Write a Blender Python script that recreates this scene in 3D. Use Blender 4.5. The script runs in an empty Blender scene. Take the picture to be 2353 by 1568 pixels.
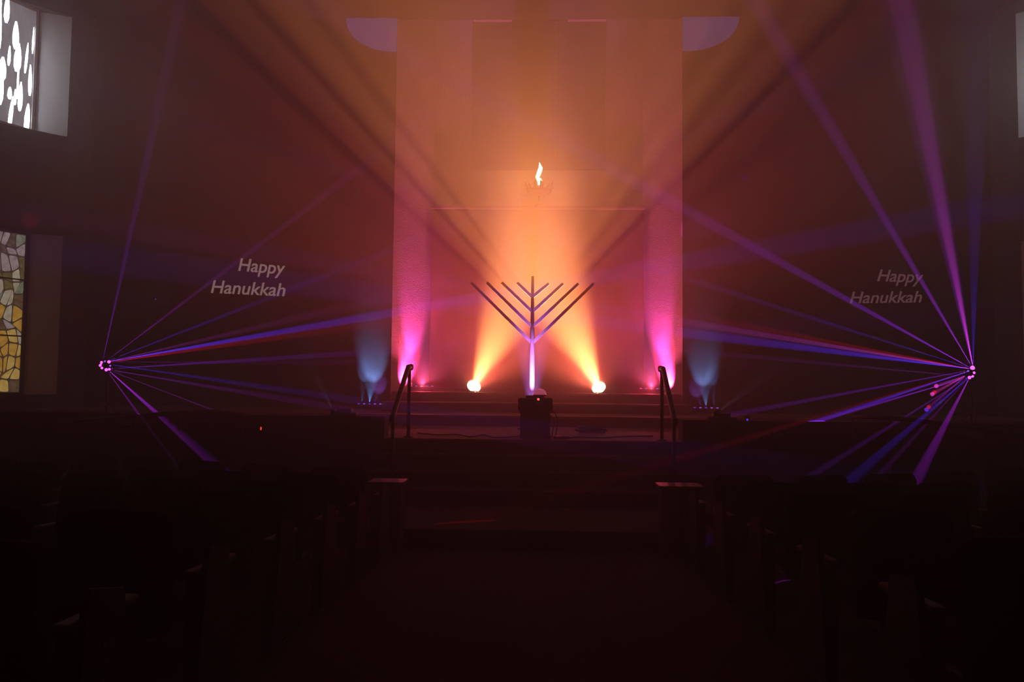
import bpy, bmesh, math, random
from mathutils import Vector, Matrix, noise

random.seed(7)
sc = bpy.context.scene
COL = sc.collection
R = math.radians

# ------------------------------------------------------------------ camera
F = 1800.0
CAM = Vector((0, 0, 1.6))
ROT = (Matrix.Rotation(R(1.77), 3, 'Z') @ Matrix.Rotation(R(90) + math.atan(96 / F), 3, 'X')
       @ Matrix.Rotation(R(0.62), 3, 'Z'))
cam = bpy.data.cameras.new('camera')
cam.sensor_width = 36
cam.lens = 36 * F / 2353
cam.clip_end = 200
camo = bpy.data.objects.new('camera', cam)
COL.objects.link(camo)
camo.matrix_world = Matrix.Translation(CAM) @ ROT.to_4x4()
sc.camera = camo


def P(px, py, D):
    """point of the hall at depth D that was measured at pixel (px, py) of the photograph"""
    v = ROT @ Vector(((px - 1176.5) / F, (784 - py) / F, -1))
    return CAM + v * (D / v.y)


# ------------------------------------------------------------------ world: thin stage haze, no sky light
world = bpy.data.worlds.new('hall_air')
sc.world = world
world.use_nodes = True
nt = world.node_tree
nt.nodes['Background'].inputs[1].default_value = 0
vs = nt.nodes.new('ShaderNodeVolumeScatter')
vs.inputs['Color'].default_value = (1, 1, 1, 1)
vs.inputs['Density'].default_value = 0.045
vs.inputs['Anisotropy'].default_value = 0.3
nt.links.new(vs.outputs[0], nt.nodes['World Output'].inputs['Volume'])
world.cycles.volume_sampling = 'EQUIANGULAR'

vsn = sc.view_settings
vsn.view_transform = 'Standard'
vsn.look = 'None'
vsn.gamma = 1
vsn.use_curve_mapping = False
vsn.exposure = 0.0
cy = sc.cycles
cy.use_denoising = True
cy.use_adaptive_sampling = False
cy.use_light_tree = True
cy.max_bounces = 2
cy.diffuse_bounces = 2
cy.volume_bounces = 0
cy.sample_clamp_direct = 0
cy.sample_clamp_indirect = 3

# light levels, all in one place
P_PAR = 800
P_CORE = 3100
P_HOT = 28000
P_LASER = 15500
P_PINK = 460
P_BLUE = 1700
P_POLE = 2200
P_FILL = 420  # extra wide spots added in the pink bars to fill haze and floor
P_FLAME = 14


def spot(loc, target, power, color, angle, blend=0.3, radius=0.0, parent=None, name='light'):
    L = bpy.data.lights.new(name, 'SPOT')
    L.energy = power
    L.color = color
    L.spot_size = R(angle)
    L.spot_blend = blend
    L.shadow_soft_size = radius
    o = bpy.data.objects.new(name, L)
    COL.objects.link(o)
    loc = Vector(loc)
    q = (Vector(target) - loc).to_track_quat('-Z', 'Y').to_matrix().to_4x4()
    m = Matrix.Translation(loc) @ q
    if parent is not None:
        o.parent = parent
        bpy.context.view_layer.update()
        o.matrix_parent_inverse = Matrix.Identity(4)
        o.matrix_basis = parent_world(parent).inverted() @ m
    else:
        o.matrix_world = m
    return o


def parent_world(o):
    m = o.matrix_basis.copy()
    p = o.parent
    while p is not None:
        m = p.matrix_basis @ m
        p = p.parent
    return m


# ------------------------------------------------------------------ materials
def mat(name, col, rough=.7, col2=None, scale=8, metal=0.0, emis=None, estr=0, bump=0.0, stretch=(1, 1, 1),
        trans=0.0, spec=.5):
    m = bpy.data.materials.new(name)
    m.use_nodes = True
    n = m.node_tree
    b = n.nodes['Principled BSDF']
    b.inputs['Roughness'].default_value = rough
    b.inputs['Metallic'].default_value = metal
    b.inputs['Specular IOR Level'].default_value = spec
    b.inputs['Transmission Weight'].default_value = trans
    tc = n.nodes.new('ShaderNodeTexCoord')
    mp = n.nodes.new('ShaderNodeMapping')
    mp.inputs['Scale'].default_value = stretch
    n.links.new(tc.outputs['Object'], mp.inputs['Vector'])
    nz = n.nodes.new('ShaderNodeTexNoise')
    nz.inputs['Scale'].default_value = scale
    nz.inputs['Detail'].default_value = 5
    n.links.new(mp.outputs[0], nz.inputs['Vector'])
    rp = n.nodes.new('ShaderNodeValToRGB')
    c2 = col2 or tuple(c * .7 for c in col)
    rp.color_ramp.elements[0].position = .35
    rp.color_ramp.elements[1].position = .65
    rp.color_ramp.elements[0].color = (*col, 1)
    rp.color_ramp.elements[1].color = (*c2, 1)
    n.links.new(nz.outputs['Fac'], rp.inputs[0])
    n.links.new(rp.outputs[0], b.inputs['Base Color'])
    if bump:
        bp = n.nodes.new('ShaderNodeBump')
        bp.inputs['Strength'].default_value = bump
        bp.inputs['Distance'].default_value = .01
        n.links.new(nz.outputs['Fac'], bp.inputs['Height'])
        n.links.new(bp.outputs[0], b.inputs['Normal'])
    if emis:
        b.inputs['Emission Color'].default_value = (*emis, 1)
        b.inputs['Emission Strength'].default_value = estr
    return m


def glow(name, col, strength, sampled=False, col2=None, scale=9, stretch=(1, 1, 1)):
    """lit thing: lens, lamp, flame, a pane with daylight behind it, or painted light"""
    m = bpy.data.materials.new(name)
    m.use_nodes = True
    n = m.node_tree
    n.nodes.remove(n.nodes['Principled BSDF'])
    e = n.nodes.new('ShaderNodeEmission')
    e.inputs['Strength'].default_value = strength
    tc = n.nodes.new('ShaderNodeTexCoord')
    mp = n.nodes.new('ShaderNodeMapping')
    mp.inputs['Scale'].default_value = stretch
    nz = n.nodes.new('ShaderNodeTexNoise')
    nz.inputs['Scale'].default_value = scale
    rp = n.nodes.new('ShaderNodeValToRGB')
    rp.color_ramp.elements[0].position = .35
    rp.color_ramp.elements[1].position = .65
    rp.color_ramp.elements[0].color = (*col, 1)
    rp.color_ramp.elements[1].color = (*(col2 or col), 1)
    n.links.new(tc.outputs['Object'], mp.inputs[0])
    n.links.new(mp.outputs[0], nz.inputs['Vector'])
    n.links.new(nz.outputs['Fac'], rp.inputs[0])
    n.links.new(rp.outputs[0], e.inputs['Color'])
    n.links.new(e.outputs[0], n.nodes['Material Output'].inputs['Surface'])
    if not sampled:
        m.cycles.emission_sampling = 'NONE'
    return m


M = dict(
    carpet=mat('dark carpet', (.035, .022, .02), .95, (.022, .014, .013), 60, bump=.3, spec=.1),
    stagewood=mat('stage floor carpet', (.13, .06, .05), .85, (.09, .04, .035), 14, bump=.15, spec=.15),
    riser=mat('step riser', (.045, .022, .02), .9, (.035, .018, .016), 20, spec=.1),
    nosing=mat('pale nosing', (.3, .2, .17), .6, (.24, .16, .13), 12),
    sidewall=mat('dark brown plaster', (.05, .035, .033), .95, (.04, .028, .026), 5, bump=.25, spec=.1),
    leftwall=mat('grey plaster', (.09, .08, .085), .95, (.075, .065, .07), 5, bump=.2, spec=.1),
    recess=mat('pale window recess plaster', (.78, .68, .68), .95, (.72, .62, .62), 5, bump=.1, spec=.1),
    stucco=mat('rough pale stucco', (.55, .42, .38), .95, (.42, .32, .29), 22, bump=1.0, stretch=(1, 1, 2.2), spec=.1),
    ceiling=mat('ceiling plaster', (.05, .04, .04), .95, scale=4, spec=.1),
    panel=mat('dark upper panel cloth', (.09, .055, .045), .95, (.075, .045, .038), 30, spec=.1),
    ark=mat('ark door wood', (.16, .085, .05), .7, (.12, .06, .035), 3, stretch=(6, 6, .6), bump=.1, spec=.2),
    arkframe=mat('ark frame wood', (.3, .2, .16), .6, (.24, .16, .12), 4, stretch=(5, 5, .6)),
    metal=mat('dark painted steel', (.03, .03, .03), .45, metal=.3, scale=30),
    brass=mat('aged bronze', (.22, .11, .05), .5, (.12, .06, .03), 20, metal=.6),
    rail=mat('bronze handrail', (.03, .018, .015), .6, (.022, .013, .011), 15, metal=.1, spec=.2),
    pipe=mat('grey painted pipe', (.13, .11, .11), .7, (.10, .085, .085), 10, spec=.1),
    black=mat('black plastic', (.012, .012, .013), .6, scale=20, spec=.2),
    case=mat('black case laminate', (.02, .015, .017), .7, (.014, .011, .012), 20, spec=.2),
    fabric=mat('charcoal seat fabric', (.008, .008, .009), .98, (.005, .005, .006), 80, bump=.3, spec=.03),
    seatwood=mat('brown seat wood', (.06, .033, .02), .65, (.04, .022, .013), 5, stretch=(4, 4, .5), spec=.3),
    cabwood=mat('dark cabinet wood', (.05, .022, .015), .5, (.03, .014, .01), 5, stretch=(1, 4, 4), spec=.3),
    cabtop=mat('polished cabinet top', (.09, .045, .03), .5, (.06, .03, .02), 5, stretch=(1, 4, 4)),
    lead=mat('lead came', (.02, .018, .016), .6, scale=20),
    dome=mat('glowing pinkish plastic dome', (.8, .55, .6), .3, (.75, .5, .55), 5, emis=(.55, .09, .17), estr=.7),
    cable=mat('black cable rubber', (.02, .015, .015), .7, scale=20),
    print=mat('faint silver print', (.16, .16, .16), .6, scale=20),
)
G = dict(
    backing=glow('leading with painted glow', (.045, .028, .018), 1.0, col2=(.09, .055, .04), scale=20),  # brown glow painted into the leading, which unlit would stay black
    par=glow('glowing lamp reflector', (1, .78, .42), 30),
    magenta=glow('magenta lens', (1, .12, .9), 2.6),
    violet=glow('violet led', (.4, .12, 1), 1.2),
    pink=glow('pink led', (1, .05, .3), 2.2),
    blue=glow('blue led', (.12, .06, .9), 1.0),
    red=glow('red painted reflection', (1, .06, .03), 1.4),  # imitates the reflection of a red LED at the left parapet
    redwhite=glow('red indicator hot', (1, .12, .08), 2.5),
    switch=glow('red rocker switch', (.3, .02, .02), 1.0),
    ice=glow('cold white lens', (.5, .5, .9), .8),
    flame=glow('flame', (1, .93, .55), 9, col2=(1, .8, .3), scale=8),
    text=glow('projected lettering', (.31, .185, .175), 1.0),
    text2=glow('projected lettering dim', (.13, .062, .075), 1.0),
    wall_light_patch=glow('dusky blue painted light', (.022, .03, .13), 1.0, col2=(.028, .034, .145), scale=2),  # emission stands in for blue light falling on the front wall
    slot=glow('pink light painted on a ledge', (.30, .03, .12), 1.0),  # glow stands in for pink light caught by small ledges
)


# ------------------------------------------------------------------ mesh helpers
def add_box(bm, a, b, bev=0.0, mtx=None):
    r = bmesh.ops.create_cube(bm, size=1)
    vv = r['verts']
    for v in vv:
        v.co = Vector([(a[i] + b[i]) / 2 + v.co[i] * (b[i] - a[i]) for i in range(3)])
    if bev:
        ed = list({e for v in vv for e in v.link_edges})
        rr = bmesh.ops.bevel(bm, geom=ed, offset=bev, segments=2, affect='EDGES', profile=.5)
        vv = list({v for f in rr['faces'] for v in f.verts} | {v for v in vv if v.is_valid})
    if mtx is not None:
        bmesh.ops.transform(bm, matrix=mtx, verts=[v for v in vv if v.is_valid])
    return vv


def add_tube(bm, pts, r, seg=10, cap=True, radii=None):
    pts = [Vector(p) for p in pts]
    rings = []
    up0 = None
    for i, p in enumerate(pts):
        if i == 0:
            d = pts[1] - pts[0]
        elif i == len(pts) - 1:
            d = pts[-1] - pts[-2]
        else:
            d = (pts[i + 1] - p).normalized() + (p - pts[i - 1]).normalized()
        d.normalize()
        if up0 is None:
            up0 = Vector((0, 0, 1)) if abs(d.z) < .9 else Vector((0, 1, 0))
        x = d.cross(up0).normalized()
        y = x.cross(d).normalized()
        rr = radii[i] if radii else r
        rings.append([bm.verts.new(p + (x * math.cos(t) + y * math.sin(t)) * rr)
                      for t in [2 * math.pi * k / seg for k in range(seg)]])
    for a, b in zip(rings, rings[1:]):
        for k in range(seg):
            bm.faces.new((a[k], a[(k + 1) % seg], b[(k + 1) % seg], b[k]))
    if cap:
        bm.faces.new(rings[0][::-1])
        bm.faces.new(rings[-1])


def add_lathe(bm, prof, seg=20, mtx=None):
    """prof: list of (radius, z)"""
    mtx = mtx or Matrix.Identity(4)
    rings = []
    for r, z in prof:
        if r < 1e-5:
            rings.append([bm.verts.new(mtx @ Vector((0, 0, z)))])
        else:
            rings.append([bm.verts.new(mtx @ Vector((r * math.cos(2 * math.pi * k / seg),
                                                     r * math.sin(2 * math.pi * k / seg), z))) for k in range(seg)])
    for a, b in zip(rings, rings[1:]):
        for k in range(seg):
            k2 = (k + 1) % seg
            if len(a) == 1 and len(b) == 1:
                continue
            if len(a) == 1:
                bm.faces.new((a[0], b[k2], b[k]))
            elif len(b) == 1:
                bm.faces.new((a[k], a[k2], b[0]))
            else:
                bm.faces.new((a[k], a[k2], b[k2], b[k]))


def add_prism(bm, pts, h0, h1):
    """footprint polygon pts (x, y) extruded from z h0 to h1"""
    lo = [bm.verts.new((x, y, h0)) for x, y in pts]
    hi = [bm.verts.new((x, y, h1)) for x, y in pts]
    n = len(pts)
    bm.faces.new(lo[::-1])
    bm.faces.new(hi)
    for i in range(n):
        bm.faces.new((lo[i], lo[(i + 1) % n], hi[(i + 1) % n], hi[i]))


def add_ext(bm, pts, d):
    """polygon of 3-D points, extruded along vector d"""
    a = [bm.verts.new(p) for p in pts]
    b = [bm.verts.new(Vector(p) + Vector(d)) for p in pts]
    n = len(pts)
    bm.faces.new(a)
    bm.faces.new(b[::-1])
    for i in range(n):
        bm.faces.new((a[i], b[i], b[(i + 1) % n], a[(i + 1) % n]))


def mesh(name, bm, m, smooth=False):
    bmesh.ops.recalc_face_normals(bm, faces=bm.faces)
    me = bpy.data.meshes.new(name)
    bm.to_mesh(me)
    bm.free()
    me.materials.append(m)
    if smooth:
        for p in me.polygons:
            p.use_smooth = True
    return me


def obj(name, bm, m, parent=None, smooth=False, world_space=False):
    me = mesh(name, bm, m, smooth) if isinstance(bm, bmesh.types.BMesh) else bm
    o = bpy.data.objects.new(name, me)
    COL.objects.link(o)
    if parent is not None:
        o.parent = parent
        if world_space:
            me.transform(parent_world(parent).inverted())
    return o


def thing(name, label, cat, loc=(0, 0, 0), rotz=0, group=None):
    o = bpy.data.objects.new(name, None)
    o.empty_display_size = .1
    COL.objects.link(o)
    o.location = loc
    o.rotation_euler = (0, 0, rotz)
    tag(o, label, cat, group)
    return o


def tag(o, label, cat, group=None):
    o['label'] = label
    o['category'] = cat
    if group:
        o['group'] = group
    return o


def struct(name, bm, m, label, cat, parent=None):
    o = obj(name, bm, m, parent)
    o['kind'] = 'structure'
    if parent is None:
        tag(o, label, cat)
    return o


NB = bmesh.new

# ------------------------------------------------------------------ setting
XW = 8.8          # half width of the hall at the front
CEIL = 9.0
YB = 15.6         # side parts of the front wall
YA = 17.0         # back of the alcove
XA = 2.88
XI = 2.30
Z0 = .18          # low apron
ZS = .88          # stage floor
STEP = [(10.0, .88), (9.7, .705), (9.4, .53), (9.1, .355)]
ZL = [1.055, 1.23, 1.405]
YL = [13.0, 14.25, 15.25]


def floor_z(y):
    return 0.0 if y > 6.9 else (6.9 - y) * .058


bm = NB()
add_ext(bm, [(-11.5, 17.3, -.3), (-11.5, 17.3, 0), (-11.5, 6.9, 0), (-11.5, -3, 9.9 * .058), (-11.5, -3, -.3)], (23, 0, 0))
struct('floor', bm, M['carpet'], 'dark carpeted floor sloping gently down to the stage', 'floor')

bm = NB()
add_prism(bm, [(-11.5, -3), (11.5, -3), (11.5, YB), (-11.5, YB)], CEIL, CEIL + .25)
add_prism(bm, [(-XA - .1, YB), (XA + .1, YB), (XA + .1, YA + .3), (-XA - .1, YA + .3)], 9.95, 10.1)
add_prism(bm, [(-XA - .1, YB - .02), (XA + .1, YB - .02), (XA + .1, YB + .06), (-XA - .1, YB + .06)], CEIL + .2, 10.1)
struct('ceiling', bm, M['ceiling'], 'dark ceiling above the hall, raised over the central alcove', 'ceiling')

# side parts of the front wall, with a shallow pier beside the alcove
for s, nm, lb in ((-1, 'wall_front_left', 'left'), (1, 'wall_front_right', 'right')):
    bm = NB()
    xs = sorted((s * XA, s * 11))
    add_box(bm, (xs[0], YB, 0), (xs[1], YB + .3, CEIL + .1))
    xs = sorted((s * XA, s * 4.78))
    add_box(bm, (xs[0], YB - .10, 0), (xs[1], YB + .1, CEIL))
    struct(nm, bm, M['sidewall'], 'dark brown front wall with a shallow pier, %s of the bright alcove' % lb, 'wall')
    bm = NB()
    add_prism(bm, [(s * XA, YB - .10), (s * XI, YA), (s * XI, YA + .3), (s * (XA + .25), YA + .3), (s * (XA + .25), YB - .05)], 0, 9.97)
    struct('wall_alcove_' + lb, bm, M['stucco'],
           'slanting stucco side of the alcove washed pink from below, on the %s' % lb, 'wall')
bm = NB()
add_box(bm, (-XI - .3, YA, 0), (XI + .3, YA + .3, 9.97))
struct('wall_back', bm, M['stucco'], 'pale back wall of the alcove above and behind the ark', 'wall')

# outer side walls with stained window bays (left one is seen, right one only just)
ZW = dict(upper=(6.27, 8.66), lower=(1.27, 4.34))


def bay(s, dy, lb):
    a_, g_ = (155, 75) if s < 0 else (2340, 2420)
    pa, pg = P(a_, 300, 14.7), P(g_, 300, 14.45)
    A = (pa.x, pa.y)
    G_ = (pg.x, pg.y)
    K = (pg.x + s * .34, pg.y - .70)
    back = [(s * 11.5, YB + .2), (A[0], YB + .2)]
    full = [A, K] + [(s * 10.6, 13.0), (s * 10.6, -3), (s * 11.5, -3)] + back
    cut = [A, G_, K] + [(s * 10.6, 13.0), (s * 10.6, -3), (s * 11.5, -3)] + back
    w = thing('wall_' + lb, 'grey side wall with tall stained windows in splayed bays, %s side of the hall' % lb, 'wall')
    w['kind'] = 'structure'
    bm = NB()
    add_prism(bm, full, 0, ZW['lower'][0])
    add_prism(bm, cut, ZW['lower'][0], ZW['lower'][1])
    add_prism(bm, full, ZW['lower'][1], ZW['upper'][0])
    add_prism(bm, cut, ZW['upper'][0], ZW['upper'][1])
    add_prism(bm, full, ZW['upper'][1], CEIL)
    o = obj('wall_body', bm, M['leftwall'], w)
    # plaster facing of the recess beside each window
    for k in ('upper', 'lower'):
        z0, z1 = ZW[k]
        bm = NB()
        n = Vector((G_[1] - A[1], A[0] - G_[0], 0)).normalized()
        if n.y > 0:
            n = -n
        a = Vector((*A, 0)) + n * .006
        g = Vector((*G_, 0)) + n * .006
        d = (g - a)
        g2 = a + d * .93
        add_ext(bm, [a + Vector((0, 0, z0 + .01)), g2 + Vector((0, 0, z0 + .01)), g2 + Vector((0, 0, z1 - .01)),
                     a + Vector((0, 0, z1 - .01))], -n * .005)
        obj('recess_facing', bm, M['recess'], w)
    return A, G_, K


PANE_UP_W = glow('white daylight glass', (.72, .86, 1), 18.0, True, (.9, 1, 1), 14)
PANE_UP_G = glow('smoky branch glass', (.20, .165, .175), 1.0, False, (.29, .26, .30), 9, (3, 3, .5))
LOWC = [glow('pane pink grey', (.40, .30, .31), 1, False, (.27, .2, .19), 12),
        glow('pane green grey', (.26, .26, .20), 1, False, (.15, .15, .10), 10),
        glow('pane olive', (.17, .135, .04), 1, False, (.10, .07, .025), 14),
        glow('pane cream', (.47, .42, .31), 1, False, (.36, .28, .19), 9),
        glow('pane amber', (.56, .30, .05), 1, True, (.42, .19, .03), 9),
        glow('pane brown', (.15, .085, .045), 1, False, (.08, .05, .03), 14),
        glow('pane gold', (.62, .42, .12), 1, True, (.5, .28, .06), 9)]


def window(name, label, Gp, K, zr, kind, cols, rows):
    """leaded window; every piece of glass is its own pane"""
    w = thing(name, label, 'window', (Gp[0], Gp[1], zr[0]))
    w['kind'] = 'structure'
    g = Vector((*Gp, 0))
    k = Vector((*K, 0))
    u = (k - g)
    L = u.length
    u.normalize()
    n = Vector((-u.y, u.x, 0))
    if (Vector((0, 8, 0)) - g).dot(n) < 0:
        n = -n
    off = n * .02
    z0, z1 = zr
    H = z1 - z0

    def pt(a, b, d=0.0):
        return g + u * a + Vector((0, 0, z0 + b)) + n * (.012 + d)
    bm = NB()
    add_ext(bm, [pt(.02, .02), pt(L - .02, .02), pt(L - .02, H - .02), pt(.02, H - .02)], n * .008)
    obj('lead_came', bm, G['backing'] if kind == 'lower' else M['lead'], w, world_space=True)
    bm = NB()
    for (a0, b0, a1, b1) in ((0, 0, .05, H), (L - .05, 0, L, H), (.05, 0, L - .05, .05), (.05, H - .05, L - .05, H)):
        add_ext(bm, [pt(a0, b0), pt(a1, b0), pt(a1, b1), pt(a0, b1)], n * .035)
    if kind == 'lower':
        for b in (H * .355, H * .70):
            add_ext(bm, [pt(.05, b), pt(L - .05, b), pt(L - .05, b + .025), pt(.05, b + .025)], n * .035)
    obj('window_frame', bm, M['lead'] if kind == 'lower' else M['recess'], w, world_space=True)
    # warped grid of glass pieces
    W_, H_ = L - .1, H - .1

    def gp(i, j):
        a = i / cols
        b = j / rows
        if 0 < i < cols:
            a += .55 / cols * noise.noise(Vector((i * 3.1, j * 1.7, 4.2 if kind == 'lower' else 9.1)))
            a += .5 / cols * math.sin(j * 1.1 + i * .6)
        if 0 < j < rows:
            b += .75 / rows * noise.noise(Vector((i * 2.3 + 7, j * 2.9, 1.3)))
        return .05 + max(0, min(1, a)) * W_, .05 + max(0, min(1, b)) * H_
    rnd = random.Random(5 if kind == 'lower' else 3)
    for j in range(rows):
        for i in range(cols):
            q = [gp(i, j), gp(i + 1, j), gp(i + 1, j + 1), gp(i, j + 1)]
            cx = sum(p[0] for p in q) / 4
            cz = sum(p[1] for p in q) / 4
            t = cz / H
            if kind == 'upper':
                sliver = ((i + (j % 2)) % 2 == 0 and rnd.random() < .9) or rnd.random() < .3
                mt = PANE_UP_W if sliver else PANE_UP_G
                pts = []
                if sliver:   # pointed lens between two branches
                    n_ = 10
                    hz = abs(q[3][1] - q[0][1]) * .74
                    wx = abs(q[1][0] - q[0][0]) * rnd.uniform(.2, .36)
                    lean = rnd.uniform(-.25, .1)
                    for kx in range(n_):
                        an = 2 * math.pi * kx / n_
                        z_ = math.sin(an)
                        pts.append((cx + wx * math.cos(an) * (1 - .35 * z_) + lean * hz * z_ * .3, cz + hz * z_))
                    d0 = .022
                    # the branch glass behind the sliver
                    bm = NB()
                    qq = [((p[0] - cx) * .99 + cx, (p[1] - cz) * .995 + cz) for p in q]
                    add_ext(bm, [pt(a, b, .008) for a, b in qq], n * .008)
                    obj('pane', bm, PANE_UP_G, w, world_space=True)
                else:
                    pts = [((p[0] - cx) * .99 + cx, (p[1] - cz) * .995 + cz) for p in q]
                    d0 = .008
            else:
                if t > .78:
                    c = rnd.choice((0, 0, 1, 5, 2, 0))
                elif t > .52:
                    c = rnd.choice((1, 3, 2, 5, 1, 5, 2))
                elif t > .3:
                    c = rnd.choice((3, 4, 5, 0, 6, 2))
                else:
                    c = rnd.choice((4, 4, 6, 4, 5, 6))
                mt = LOWC[c]
                pts = [((p[0] - cx) * (1 - .012 / max(.03, abs(p[0] - cx))) + cx,
                        (p[1] - cz) * (1 - .014 / max(.05, abs(p[1] - cz))) + cz) for p in q]
                # round the piece
                rp = []
                for a in range(4):
                    p0, p1, p2 = [Vector(pts[(a + x) % 4]) for x in (-1, 0, 1)]
                    rp += [p1.lerp(p0, .28), p1.lerp(p0, .08).lerp(p1.lerp(p2, .08), .5), p1.lerp(p2, .28)]
                pts = [(max(.05, min(L - .05, p.x)), p.y) for p in rp]
                d0 = .010
            bm = NB()
            add_ext(bm, [pt(a, b, d0) for a, b in pts], n * .008)
            obj('pane', bm, mt, w, world_space=True)
    if kind == 'lower':
        bm = NB()
        a = Vector((Gp[0] + .05 * (1 if Gp[0] < 0 else -1), Gp[1] - .0, 0))
        add_ext(bm, [pt(-.05, -.045), pt(L, -.045), pt(L, 0.0), pt(-.05, 0.0)], n * .10)
        obj('window_sill', bm, M['arkframe'], w, world_space=True)
    return w


A, G1, K1 = bay(-1, 0.0, 'left')
window('window_1', 'tall upper left window of bright white glass crossed by grey branches', G1, K1, ZW['upper'], 'upper', 5, 6)
window('window_2', 'lower left stained window of amber, olive and cream glass in dark lead', G1, K1, ZW['lower'], 'lower', 5, 13)
A, G2, K2 = bay(1, .4, 'right')
window('window_3', 'upper right window whose pale recess just shows at the right edge', G2, K2, ZW['upper'], 'upper', 5, 6)
window('window_4', 'lower right stained window bay, almost wholly dark at the right edge', G2, K2, ZW['lower'], 'lower', 5, 13)

bm = NB()
add_box(bm, (-11.5, -3.3, 0), (11.5, -3, CEIL))
struct('wall_rear', bm, M['sidewall'], 'dark rear wall of the hall behind the last row of seats', 'wall')

# glowing quarter-round panes standing in for blue light patches on the front wall
for s, nm, lb in ((-1, 'wall_light_patch_1', 'left'), (1, 'wall_light_patch_2', 'right')):
    w = thing(nm, 'dusky blue quarter-round patch of light painted as a glowing pane high on the wall, %s of the alcove' % lb, 'window',
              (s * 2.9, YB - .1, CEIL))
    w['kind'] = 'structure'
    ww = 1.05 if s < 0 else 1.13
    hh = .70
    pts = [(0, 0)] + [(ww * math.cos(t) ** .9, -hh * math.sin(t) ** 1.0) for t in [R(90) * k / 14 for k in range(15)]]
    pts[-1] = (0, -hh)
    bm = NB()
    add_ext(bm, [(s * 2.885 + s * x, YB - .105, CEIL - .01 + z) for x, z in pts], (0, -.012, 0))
    obj('pane', bm, G['wall_light_patch'], w, world_space=True)

# ------------------------------------------------------------------ stage platforms and steps
bm = NB()
add_box(bm, (-2.6, 7.63, 0), (2.6, 10.2, Z0))
struct('trim_1', bm, M['riser'], 'wide low carpeted platform at the foot of the stage steps', 'platform')
st = thing('stage_steps', 'flight of carpeted steps climbing the middle of the stage front', 'steps', (0, 9.1, Z0))
for k, (y, z) in enumerate(STEP):
    bm = NB()
    add_box(bm, (-1.93, y, Z0), (1.86, 10.35, z - .02))
    if k == 0:
        add_box(bm, (-1.93, 10.3, Z0), (1.86, 10.6, z - .02))
    o = obj('step', bm, M['riser'], st, world_space=True)
    bm = NB()
    add_box(bm, (-1.93, y - .02, z - .035), (1.86, y + .31, z), .004)
    obj('nosing', bm, M['stagewood'] if k == 0 else M['riser'], o, world_space=False)
    bpy.data.objects[o.name].children[0].data.transform(parent_world(o).inverted())
bm = NB()
add_box(bm, (-8.9, 10.3, 0), (8.9, 13.3, ZS))
struct('trim_2', bm, M['stagewood'], 'reddish stage floor with cables lying along its front edge', 'stage')
for k in range(3):
    bm = NB()
    x = 8.8 if k == 0 else 2.8
    add_box(bm, (-x, YL[k], ZS), (x, YA if k == 2 else (YB if k == 0 else YL[k + 1] + .3), ZL[k] - .03))
    add_box(bm, (-x, YL[k] - .025, ZL[k] - .045), (x, YA if k == 2 else (YB if k == 0 else YL[k + 1] + .3), ZL[k]), .004)
    struct('trim_%d' % (k + 3), bm, M['stagewood'],
           ('lowest', 'middle', 'top')[k] + ' of the three broad platform steps leading up to the ark', 'platform')
for s, nm, x0, lb in ((-1, 'wall_stage_left', 1.93, 'left'), (1, 'wall_stage_right', 1.86, 'right')):
    bm = NB()
    xs = sorted((s * x0, s * 8.85))
    add_box(bm, (xs[0], 10.0, 0), (xs[1], 10.3, 1.13))
    add_box(bm, (xs[0] - .01, 9.98, 1.13), (xs[1] + .01, 10.32, 1.155), .004)
    struct(nm, bm, M['riser'], 'low dark parapet wall along the stage front, %s of the steps' % lb, 'wall')

# ------------------------------------------------------------------ ark and upper panel
ark = thing('holy_ark', 'tall dark ark with two plain doors between the pink-lit alcove sides', 'ark', (0, YA - .3, ZL[2]))
zt = 5.38
bm = NB()
add_box(bm, (-2.29, YA - .25, ZL[2]), (2.29, YA - .02, zt - .04))
obj('body', bm, M['ark'], ark, world_space=True)
for x0, x1 in ((-2.26, -.006), (.006, 2.26)):
    bm = NB()
    add_box(bm, (x0, YA - .29, ZL[2] + .05), (x1, YA - .25, zt - .08), .006)
    d = obj('door', bm, M['ark'], ark, world_space=True)
    xm = -.12 if x0 < 0 else .12
    bm = NB()
    add_tube(bm, [(xm, YA - .33, 2.3), (xm, YA - .33, 2.9)], .015, 8)
    add_tube(bm, [(xm, YA - .33, 2.35), (xm, YA - .28, 2.35)], .01, 6)
    add_tube(bm, [(xm, YA - .33, 2.85), (xm, YA - .28, 2.85)], .01, 6)
    h = obj('door_handle', bm, M['brass'], d)
    h.data.transform(parent_world(d).inverted())
bm = NB()
add_box(bm, (-2.29, YA - .36, zt - .04), (2.29, YA - .02, zt + .02), .005)
obj('cornice', bm, M['arkframe'], ark, world_space=True)

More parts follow.
